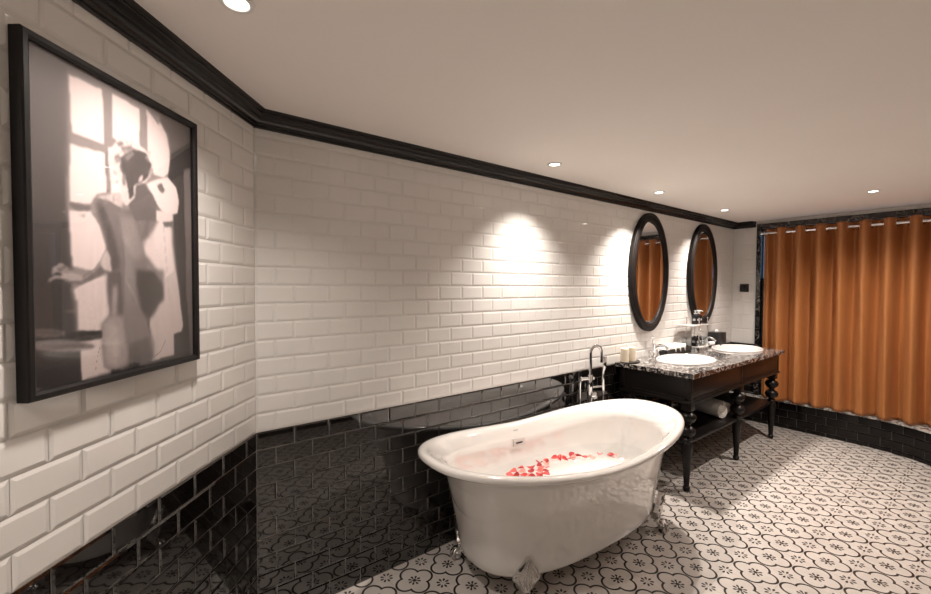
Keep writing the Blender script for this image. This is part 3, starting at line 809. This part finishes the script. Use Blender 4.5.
# ------------------------------------------------------------------ vanity table
VX0, VX1, VY0 = 2.970, 4.850, 1.300
van = thing('vanity_table', 'long dark wood double vanity table with turned legs and speckled granite top', 'vanity', ((VX0 + VX1) / 2, 1.6, 0))
SK = [(3.505, 1.60), (4.535, 1.595)]
bm = BM()     # slab with two oval cut-outs for the bowls
def loop(bm, pts):
    vv = [bm.verts.new(q) for q in pts]; return [bm.edges.new((vv[i], vv[(i + 1) % len(vv)])) for i in range(len(vv))]
ed = loop(bm, [(VX0, VY0, CZ), (VX1, VY0, CZ), (VX1, W - .008, CZ), (VX0, W - .008, CZ)])
for cx, cy in SK: ed += loop(bm, [(cx + .262 * math.cos(2 * PI * i / 48), cy + .182 * math.sin(2 * PI * i / 48), CZ) for i in range(48)])
r_ = bmesh.ops.triangle_fill(bm, use_beauty=True, use_dissolve=False, edges=ed, normal=(0, 0, 1))
fs_ = [f for f in r_['geom'] if isinstance(f, bmesh.types.BMFace)]
ex = bmesh.ops.extrude_face_region(bm, geom=fs_)
bmesh.ops.translate(bm, vec=(0, 0, -.032), verts=[v for v in ex['geom'] if isinstance(v, bmesh.types.BMVert)])
obj('countertop', bm, M['granite'], van)
AX0, AX1, AY0 = VX0 + .035, VX1 - .035, VY0 + .035
bm = BM()
box(bm, (AX0, AY0 + .012, .645), (AX1, AY0 + .03, .818)); box(bm, (AX0, W - .04, .645), (AX1, W - .02, .818))
box(bm, (AX0, AY0 + .012, .645), (AX0 + .02, W - .02, .818)); box(bm, (AX1 - .02, AY0 + .012, .645), (AX1, W - .02, .818)); box(bm, (AX0, AY0 + .012, .645), (AX1, W - .02, .655))
for x in (AX0, AX1 - .035): box(bm, (x, AY0, .640), (x + .035, AY0 + .03, .818), .003)
box(bm, (3.895, AY0, .640), (3.925, AY0 + .03, .818), .002)
box(bm, (AX0 - .008, AY0 - .008, .630), (AX1 + .008, W - .02, .650), .005)
for z0, z1 in ((.650, .668), (.800, .818)):
    box(bm, (AX0, AY0 + .002, z0), (AX1, AY0 + .02, z1))
    box(bm, (AX0 - .004, AY0 + .01, z0), (AX0 + .01, W - .03, z1), .002)
box(bm, (AX0 - .004, W - .07, .65), (AX0 + .01, W - .03, .818), .002); box(bm, (AX0 - .004, AY0 + .004, .65), (AX0 + .01, AY0 + .04, .818), .002)
obj('apron', bm, M['vanity_black'], van, smooth=True, angle=30)
for x0, x1 in ((AX0 + .038, 3.892), (3.928, AX1 - .038)):
    bm = BM(); box(bm, (x0, AY0 + .001, .671), (x1, AY0 + .02, .797), .003); d_ = obj('drawer', bm, M['vanity_brown'], van, smooth=True, angle=30)
def leg(x, y):
    bm = BM()
    box(bm, (x - .036, y - .036, .575), (x + .036, y + .036, .635), .004)
    lathe(bm, [(.022, .578), (.030, .570), (.024, .562), (.044, .552), (.054, .534), (.054, .518), (.044, .498), (.022, .484), (.019, .474), (.022, .466), (.042, .455), (.053, .438), (.054, .424), (.046, .404),
               (.026, .390), (.022, .382), (.030, .376), (.034, .368), (.030, .360), (.026, .352), (.034, .340), (.038, .322), (.034, .290), (.026, .180), (.019, .060), (.018, .034), (.024, .028), (.024, .014), (.019, .006), (.018, 0)], (x, y, 0), 24)
    return obj('leg', bm, M['vanity_black'], van, smooth=True, angle=40)
for x in (3.06, 3.945, 4.775):
    for y in (1.378, 1.835): leg(x, y)
bm = BM(); box(bm, (3.035, 1.362, .335), (4.815, 1.86, .357), .004); obj('shelf', bm, M['vanity_black'], van, smooth=True, angle=30)

# ------------------------------------------------------------------ washbasins
def basin(cx, cy, label):
    t = thing('washbasin', label, 'washbasin', (cx, cy, CZ), 'oval washbasins')
    a, b, n = .285, .203, 64
    prof = [(1.0, .0005), (1.0, .006), (.99, .012), (.965, .016), (.93, .0165), (.895, .013), (.87, .004), (.82, -.03), (.74, -.085), (.6, -.125), (.35, -.145), (.10, -.150), (.04, -.151)]
    bm = BM(); rs = [[Vector((cx + a * r_ * math.cos(2 * PI * i / n), cy + b * r_ * math.sin(2 * PI * i / n), CZ + z)) for i in range(n)] for r_, z in prof]
    rings(bm, rs, True, False, True)
    obj('bowl', bm, M['ceramic'], t, smooth=True, angle=60)
    bm = BM(); lathe(bm, [(.021, -.152), (.021, -.147), (.015, -.145), (.004, -.146)], (cx, cy, CZ), 20); obj('drain', bm, M['chrome'], t, smooth=True, angle=40)
    bm = BM(); lathe(bm, [(.011, 0), (.011, .004), (.006, .004)], (0, 0, 0), 16)
    bmesh.ops.transform(bm, matrix=Matrix.Translation((cx, cy + b * .80, CZ - .035)) @ Matrix.Rotation(math.radians(70), 4, 'X'), verts=bm.verts)
    obj('overflow_ring', bm, M['chrome'], t, smooth=True, angle=40)
basin(*SK[0], 'white oval drop-in washbasin nearest the bathtub, beside the candles')
basin(*SK[1], 'white oval drop-in washbasin at the curtain end of the counter')
def faucet(cx, cy, label):
    t = thing('basin_faucet', label, 'faucet', (cx, cy, CZ), 'basin faucets')
    bm = BM(); lathe(bm, [(.026, 0), (.026, .006), (.020, .010), (.017, .03), (.016, .095), (.019, .10), (.019, .108), (.010, .112)], (cx, cy, CZ), 20)
    obj('body', bm, M['chrome'], t, smooth=True, angle=40)
    bm = BM(); tube(bm, spline([(cx, cy, CZ + .075), (cx, cy - .04, CZ + .10), (cx, cy - .09, CZ + .10), (cx, cy - .125, CZ + .075)], 6), .011, 12); obj('spout', bm, M['chrome'], t, smooth=True, angle=50)
    for s_ in (-1, 1):
        x = cx + s_ * .068
        bm = BM(); lathe(bm, [(.024, 0), (.024, .006), (.016, .011), (.013, .04), (.018, .047), (.018, .058), (.008, .062)], (x, cy, CZ), 18)
        tube(bm, [(x - .034, cy, CZ + .052), (x + .034, cy, CZ + .052)], .0065, 8); tube(bm, [(x, cy - .034, CZ + .052), (x, cy + .034, CZ + .052)], .0065, 8)
        obj('cross_handle', bm, M['chrome'], t, smooth=True, angle=40)
    bm = BM(); tube(bm, [(cx, cy + .012, CZ + .1), (cx, cy + .012, CZ + .165)], .004, 8); sphere(bm, (cx, cy + .012, CZ + .17), .008, 12); obj('lift_rod', bm, M['chrome'], t, smooth=True)
faucet(3.455, 1.845, 'chrome cross-handle faucet behind the washbasin nearest the bathtub')
faucet(4.375, 1.850, 'chrome cross-handle faucet behind the washbasin near the curtain')

# ------------------------------------------------------------------ things on the counter
def place(o): return o
bm = BM(); lathe(bm, [(.002, .0), (.95, 0), (1, .003), (1, .008), (.96, .009), (.94, .005), (.002, .005)], (3.065, 1.828, CZ), 40, .10, .060, caps=False)
tag(obj('candle_tray', bm, M['tray_dark'], smooth=True, angle=40), 'thin dark oval tray under the two cream candles at the counter corner', 'tray')
def candle(x, y, h, label):
    t = thing('pillar_candle', label, 'candle', (x, y, CZ + .005), 'cream candles on the counter')
    bm = BM(); lathe(bm, [(.029, .0), (.031, .002), (.031, h - .003), (.028, h), (.014, h - .003), (.002, h - .004)], (x, y, CZ + .005), 28)
    obj('wax', bm, M['wax'], t, smooth=True, angle=40)
    bm = BM(); tube(bm, [(x, y, CZ + h), (x + .002, y, CZ + h + .010)], .0015, 6); obj('wick', bm, M['wick'], t)
candle(3.000, 1.835, .108, 'cream pillar candle on the dark oval tray, left and nearer of the pair')
candle(3.105, 1.835, .108, 'cream pillar candle on the dark oval tray, right and farther of the pair')

# black amenity tray with rolled towels
tx0, tx1, ty0, ty1 = 3.575, 4.03, 1.79, 1.89
tr = bm = BM()
box(bm, (tx0, ty0, CZ), (tx1, ty1, CZ + .008), .002)
for lo, hi in (((tx0, ty0, CZ), (tx1, ty0 + .008, CZ + .05)), ((tx0, ty1 - .008, CZ), (tx1, ty1, CZ + .05)), ((tx0, ty0, CZ), (tx0 + .008, ty1, CZ + .05)), ((tx1 - .008, ty0, CZ), (tx1, ty1, CZ + .05))):
    box(bm, lo, hi, .002)
tag(obj('amenity_tray', bm, M['leatherette']), 'black rectangular amenity tray between the basins holding rolled white towels', 'tray')
def towel_roll(c, axis, length, r, label, group, name='rolled_towel'):
    c = Vector(c); ax = Vector(axis).normalized(); up = Vector((0, 0, 1)); sd_ = ax.cross(up).normalized()
    bm = BM(); n = 90; turns = 3.2; a_ = []
    th = r * .80 / turns
    outer = []
    for k in range(n + 1):
        t = k / n * turns * 2 * PI; rr_ = r - th * (turns * 2 * PI - t) / (2 * PI); rr_ = max(rr_, r * .10)
        outer.append((rr_, t))
    def pt(rr_, t, s): return c + ax * s + sd_ * (rr_ * math.cos(t)) + up * (rr_ * math.sin(t))
    ss = [-length / 2, -length / 2 + .006, length / 2 - .006, length / 2]
    sh = [th * .12, 0, 0, th * .12]
    A = [[bm.verts.new(pt(rr_ - h, t, s)) for rr_, t in outer] for s, h in zip(ss, sh)]
    B = [[bm.verts.new(pt(max(rr_ - th * .86 + h, r * .03), t, s)) for rr_, t in outer] for s, h in zip(ss, sh)]
    for j in range(3):
        for k in range(n):
            bm.faces.new((A[j][k], A[j][k + 1], A[j + 1][k + 1], A[j + 1][k])); bm.faces.new((B[j][k], B[j + 1][k], B[j + 1][k + 1], B[j][k + 1]))
        bm.faces.new((A[j][0], A[j + 1][0], B[j + 1][0], B[j][0])); bm.faces.new((A[j][n], B[j][n], B[j + 1][n], A[j + 1][n]))
    for k in range(n):
        bm.faces.new((A[0][k], B[0][k], B[0][k + 1], A[0][k + 1])); bm.faces.new((A[3][k], A[3][k + 1], B[3][k + 1], B[3][k]))
    return tag(obj(name, bm, M['towel'], smooth=True, angle=55), label, 'towel', group)
gt = 'white rolled face towels in the amenity tray'
towel_roll((3.735, 1.84, CZ + .048), (.35, -1, 0), .10, .037, 'white rolled face towel in the black tray, leftmost of the three', gt, 'rolled_face_towel')
towel_roll((3.82, 1.84, CZ + .048), (.35, -1, 0), .10, .037, 'white rolled face towel in the black tray, middle of the three', gt, 'rolled_face_towel')
towel_roll((3.905, 1.84, CZ + .048), (.35, -1, 0), .10, .037, 'white rolled face towel in the black tray, rightmost of the three beside the shelf stand', gt, 'rolled_face_towel')
bm = BM(); box(bm, (3.592, 1.80, CZ + .008), (3.655, 1.875, CZ + .062), .010, seg=3)
tag(obj('wrapped_soap', bm, M['paper'], smooth=True, angle=40), 'small white wrapped packet at the left end of the black amenity tray', 'packet')

# two-tier stand
sx0, sx1, sy0, sy1 = 4.085, 4.285, 1.745, 1.885
Z1, Z2 = CZ + .040, CZ + .245
st = thing('tiered_stand', 'two-tier amenity stand with white shelves and slim chrome posts between the basins', 'stand', ((sx0 + sx1) / 2, (sy0 + sy1) / 2, CZ))
for z in (Z1, Z2):
    bm = BM(); box(bm, (sx0 - (.13 if z == Z2 else 0), sy0, z - .010), (sx1, sy1, z), .003); obj('shelf', bm, M['ceramic'], st, smooth=True, angle=30)
for x in (sx0 + .012, sx1 - .012):
    for y in (sy0 + .012, sy1 - .012):
        bm = BM(); tube(bm, [(x, y, CZ), (x, y, Z2 + .055)], .004, 10); sphere(bm, (x, y, Z2 + .058), .007, 10); obj('post', bm, M['chrome'], st, smooth=True)
def bottle(x, y, z, label):
    t = thing('pump_bottle', label, 'bottle', (x, y, z), 'black pump bottles on the stand')
    bm = BM(); box(bm, (x - .024, y - .024, z), (x + .024, y + .024, z + .085), .007, seg=3); lathe(bm, [(.014, .084), (.011, .090), (.011, .096)], (x, y, z), 16)
    bo = obj('body', bm, M['plastic_black'], t, smooth=True, angle=40)
    bm = BM(); box(bm, (x - .0246, y - .012, z + .034), (x - .0240, y + .012, z + .052)); box(bm, (x - .012, y - .0246, z + .034), (x + .012, y - .0240, z + .052))
    obj('label_panel', bm, M['label'], t)
    bm = BM(); lathe(bm, [(.013, .096), (.013, .106), (.005, .107), (.005, .120), (.010, .121), (.010, .128), (.003, .129)], (x, y, z), 16)
    tube(bm, [(x, y, z + .1245), (x + .018, y - .020, z + .1245), (x + .026, y - .028, z + .119)], .004, 8)
    obj('pump', bm, M['plastic_white'], t, smooth=True, angle=40)
for nm, z in (('upper', Z2), ('lower', Z1)):
    bottle(4.115, 1.80, z, f'black pump bottle with white pump on the {nm} shelf of the stand, left one')
    bottle(4.180, 1.80, z, f'black pump bottle with white pump on the {nm} shelf of the stand, right one')
def tumbler(x, y, z, label):
    bm = BM(); lathe(bm, [(.001, .001), (.026, .001), (.031, .082), (.029, .082), (.0245, .008), (.001, .007)], (x, y, z), 24, caps=False)
    tag(obj('glass_tumbler', bm, M['tumbler_glass'], smooth=True, angle=40), label, 'glass', 'glass tumblers on the stand')
tumbler(4.250, 1.785, Z1, 'clear glass tumbler on the lower shelf of the stand, nearer the counter front')
tumbler(4.250, 1.850, Z1, 'clear glass tumbler on the lower shelf of the stand, nearer the wall')

# black tissue box near the corner
bx0, bx1, by0, by1, bh = 4.600, 4.735, 1.765, 1.893, .135
tb = thing('tissue_box', 'black tissue box in the corner behind the far washbasin, tissue showing on top', 'box', ((bx0 + bx1) / 2, (by0 + by1) / 2, CZ))
bm = BM(); box(bm, (bx0, by0, CZ), (bx1, by1, CZ + bh), .004); obj('case', bm, M['leatherette'], tb, smooth=True, angle=30)
bm = BM(); cx_, cy_ = (bx0 + bx1) / 2, (by0 + by1) / 2
rs = [[Vector((cx_ + r_ * math.cos(2 * PI * i / 20), cy_ + .35 * r_ * math.sin(2 * PI * i / 20) + .004 * math.sin(6 * PI * i / 20), CZ + bh + z)) for i in range(20)] for r_, z in ((.024, -.002), (.030, .008), (.024, .018), (.006, .026))]
rings(bm, rs, True, True, True); obj('tissue', bm, M['paper'], tb, smooth=True)
towel_roll((4.535, 1.835, CZ + .026), (1, -.12, 0), .095, .025, 'small white rolled washcloth in front of the black tissue box', None, 'rolled_washcloth')

# towels on the lower shelf
gt = 'rolled bath towels on the lower shelf'
towel_roll((3.845, 1.60, .357 + .064), (-.3, -1, 0), .36, .064, 'large rolled bath towel on the vanity lower shelf, nearer the bathtub', gt, 'rolled_bath_towel')
towel_roll((3.995, 1.62, .357 + .060), (-.3, -1, 0), .34, .060, 'large rolled bath towel on the vanity lower shelf, nearer the curtain', gt, 'rolled_bath_towel')

# ------------------------------------------------------------------ oval mirrors
def oval_mirror(cx, label):
    cz, a, b, d0 = 1.565, .300, .500, .008
    t = thing('wall_mirror', label, 'mirror', (cx, W - d0, cz), 'oval mirrors over the vanity')
    n = 96
    def ring(ia, dep): return [Vector((cx + (a - ia) * math.cos(2 * PI * i / n), W - d0 - dep, cz + (b - ia) * math.sin(2 * PI * i / n))) for i in range(n)]
    bm = BM()
    rings(bm, [ring(i, d) for i, d in ((.070, 0), (0, 0), (0, .024), (.003, .032), (.010, .036), (.018, .034), (.022, .038), (.034, .042), (.046, .040), (.054, .034), (.058, .035), (.064, .033), (.069, .028), (.070, .004))])
    obj('frame', bm, M['mirror_frame'], t, smooth=True, angle=45)
    bm = BM(); # the glass hangs very slightly turned towards the room
    gl_ = [[p - Vector((0, .007 + .035 * (p.x - cx), 0)) for p in ring(i_, d_)] for i_, d_ in ((.069, .006), (.086, .010))]
    rings(bm, gl_, True, False, True)
    obj('mirror_glass', bm, M['mirror'], t)
oval_mirror(3.435, 'oval wall mirror in a dark wood frame above the washbasin nearest the bathtub')
oval_mirror(4.450, 'oval wall mirror in a dark wood frame above the washbasin near the curtain')

# ------------------------------------------------------------------ switch
sw = thing('light_switch', 'small dark square light switch on the white wall beside the curtain', 'switch', (XE - .006, 1.785, 1.40))
bm = BM(); box(bm, (XE - .016, 1.742, 1.392), (XE - .004, 1.828, 1.478), .003); obj('plate', bm, M['switch'], sw, smooth=True, angle=30)
for i, j in ((0, 0), (1, 0), (0, 1), (1, 1)):
    bm = BM(); box(bm, (XE - .020, 1.750 + i * .037, 1.400 + j * .037), (XE - .014, 1.783 + i * .037, 1.433 + j * .037), .002); obj('button', bm, M['plastic_black'], sw, smooth=True, angle=30)

# ------------------------------------------------------------------ curtain and rod
RX, RZ = 5.165, 2.000
CY1, CY0 = 1.598, -.30
P0, PD = 1.437, .1565
bm = BM(); tube(bm, [(RX, 1.612, RZ), (RX, -.36, RZ)], .011, 16); sphere(bm, (RX, 1.612, RZ), .016, 14)
rod = thing('curtain_rod', 'slim chrome curtain rod threaded through the orange curtain', 'curtain rod', (RX, 1.6, RZ))
obj('rod', bm, M['chrome'], rod, smooth=True, angle=50)
for y in (1.596, -.34):
    bm = BM(); tube(bm, [(XE - .012, y, RZ), (RX, y, RZ)], .007, 10); tube(bm, [(XE - .020, y, RZ), (XE - .014, y, RZ)], .02, 14); obj('bracket', bm, M['chrome'], rod, smooth=True, angle=50)
bm = BM(); ncol, nrow = 560, 60
ztop, zbot = RZ + .048, .292
rows = []
def fold(y, v):
    k = (y - P0) / PD; w = 2 * PI * k
    i = math.floor(k + .5)
    am = .070 * (1 - .10 * v + .16 * v * math.sin(i * 2.3 + .7))
    drift = .05 * v * v * math.sin(i * 1.7)
    c = math.cos(w + drift)
    sh = math.copysign(abs(c) ** .8, c)
    x = RX - am * sh
    x += .004 * v * math.sin(3 * w + 5 * v + i) + .0025 * math.sin(2.0 * w + v * 9)
    x += .005 * max(0, v - .86) / .14 * math.sin(y * 61 + math.sin(y * 17) * 2)
    if y > 1.535: x = x + (5.222 - x) * min(1, (y - 1.535) / .05)
    return x
for r_ in range(nrow + 1):
    v = r_ / nrow; row = []
    for c in range(ncol + 1):
        y = CY1 + (CY0 - CY1) * c / ncol
        z = ztop + (zbot - ztop) * v
        if v > .98: z += .003 * math.sin(y * 40)
        row.append(bm.verts.new((fold(y, v), y, z)))
    rows.append(row)
for a, b in zip(rows, rows[1:]):
    for i in range(ncol): bm.faces.new((a[i], a[i + 1], b[i + 1], b[i]))
cur = obj('curtain', bm, M['fabric'], smooth=True)
sm_ = cur.modifiers.new('thickness', 'SOLIDIFY'); sm_.thickness = .0025; sm_.offset = 0
tag(cur, 'burnt orange eyelet curtain hanging in deep folds across the window', 'curtain')
ey = None
k = 0
y = P0 + PD / 4
while y > CY0:
    bm = BM()
    tilt = (1 if k % 2 == 0 else -1) * math.radians(30)
    n1, n2 = 24, 8
    rs = []
    for i in range(n1):
        a = 2 * PI * i / n1; rr_ = []
        for j in range(n2):
            b = 2 * PI * j / n2; R0 = .024 + .006 * math.cos(b)
            rr_.append(Vector((R0 * math.cos(a), .005 * math.sin(b), R0 * math.sin(a))))
        rs.append(rr_)
    rs.append(rs[0])
    rings(bm, rs, True); bmesh.ops.remove_doubles(bm, verts=bm.verts, dist=1e-6)
    bmesh.ops.transform(bm, matrix=Matrix.Translation((RX, y, RZ)) @ Matrix.Rotation(tilt, 4, 'Z'), verts=bm.verts)
    child_of_part(obj('eyelet', bm, M['chrome'], smooth=True), cur)
    y -= PD / 2; k += 1

# ------------------------------------------------------------------ world, camera, view
w = bpy.data.worlds.new('World'); sc.world = w; w.use_nodes = True
bg = w.node_tree.nodes['Background']; bg.inputs[0].default_value = (.32, .52, .85, 1); bg.inputs[1].default_value = .6
cam = bpy.data.cameras.new('Camera'); co = bpy.data.objects.new('Camera', cam); col.objects.link(co); sc.camera = co
f_, yaw, pitch, roll = 423.42, .910355, -.0262617, .0042791
fwd = Vector((math.cos(yaw) * math.cos(pitch), math.sin(yaw) * math.cos(pitch), math.sin(pitch)))
rt = fwd.cross(Vector((0, 0, 1))).normalized(); up = rt.cross(fwd)
rt, up = rt * math.cos(roll) + up * math.sin(roll), up * math.cos(roll) - rt * math.sin(roll)
co.matrix_world = Matrix(((rt.x, up.x, -fwd.x, 0), (rt.y, up.y, -fwd.y, 0), (rt.z, up.z, -fwd.z, 1.44397), (0, 0, 0, 1)))
cam.sensor_width = 36; cam.lens = f_ / 931 * 36; cam.clip_start = .02
vs_ = sc.view_settings
vs_.view_transform = 'Standard'; vs_.look = 'None'; vs_.gamma = 1; vs_.use_curve_mapping = False; vs_.exposure = 0.22
sc.cycles.max_bounces = 12; sc.cycles.diffuse_bounces = 10; sc.cycles.glossy_bounces = 5; sc.cycles.transparent_max_bounces = 12
sc.cycles.sample_clamp_indirect = 6
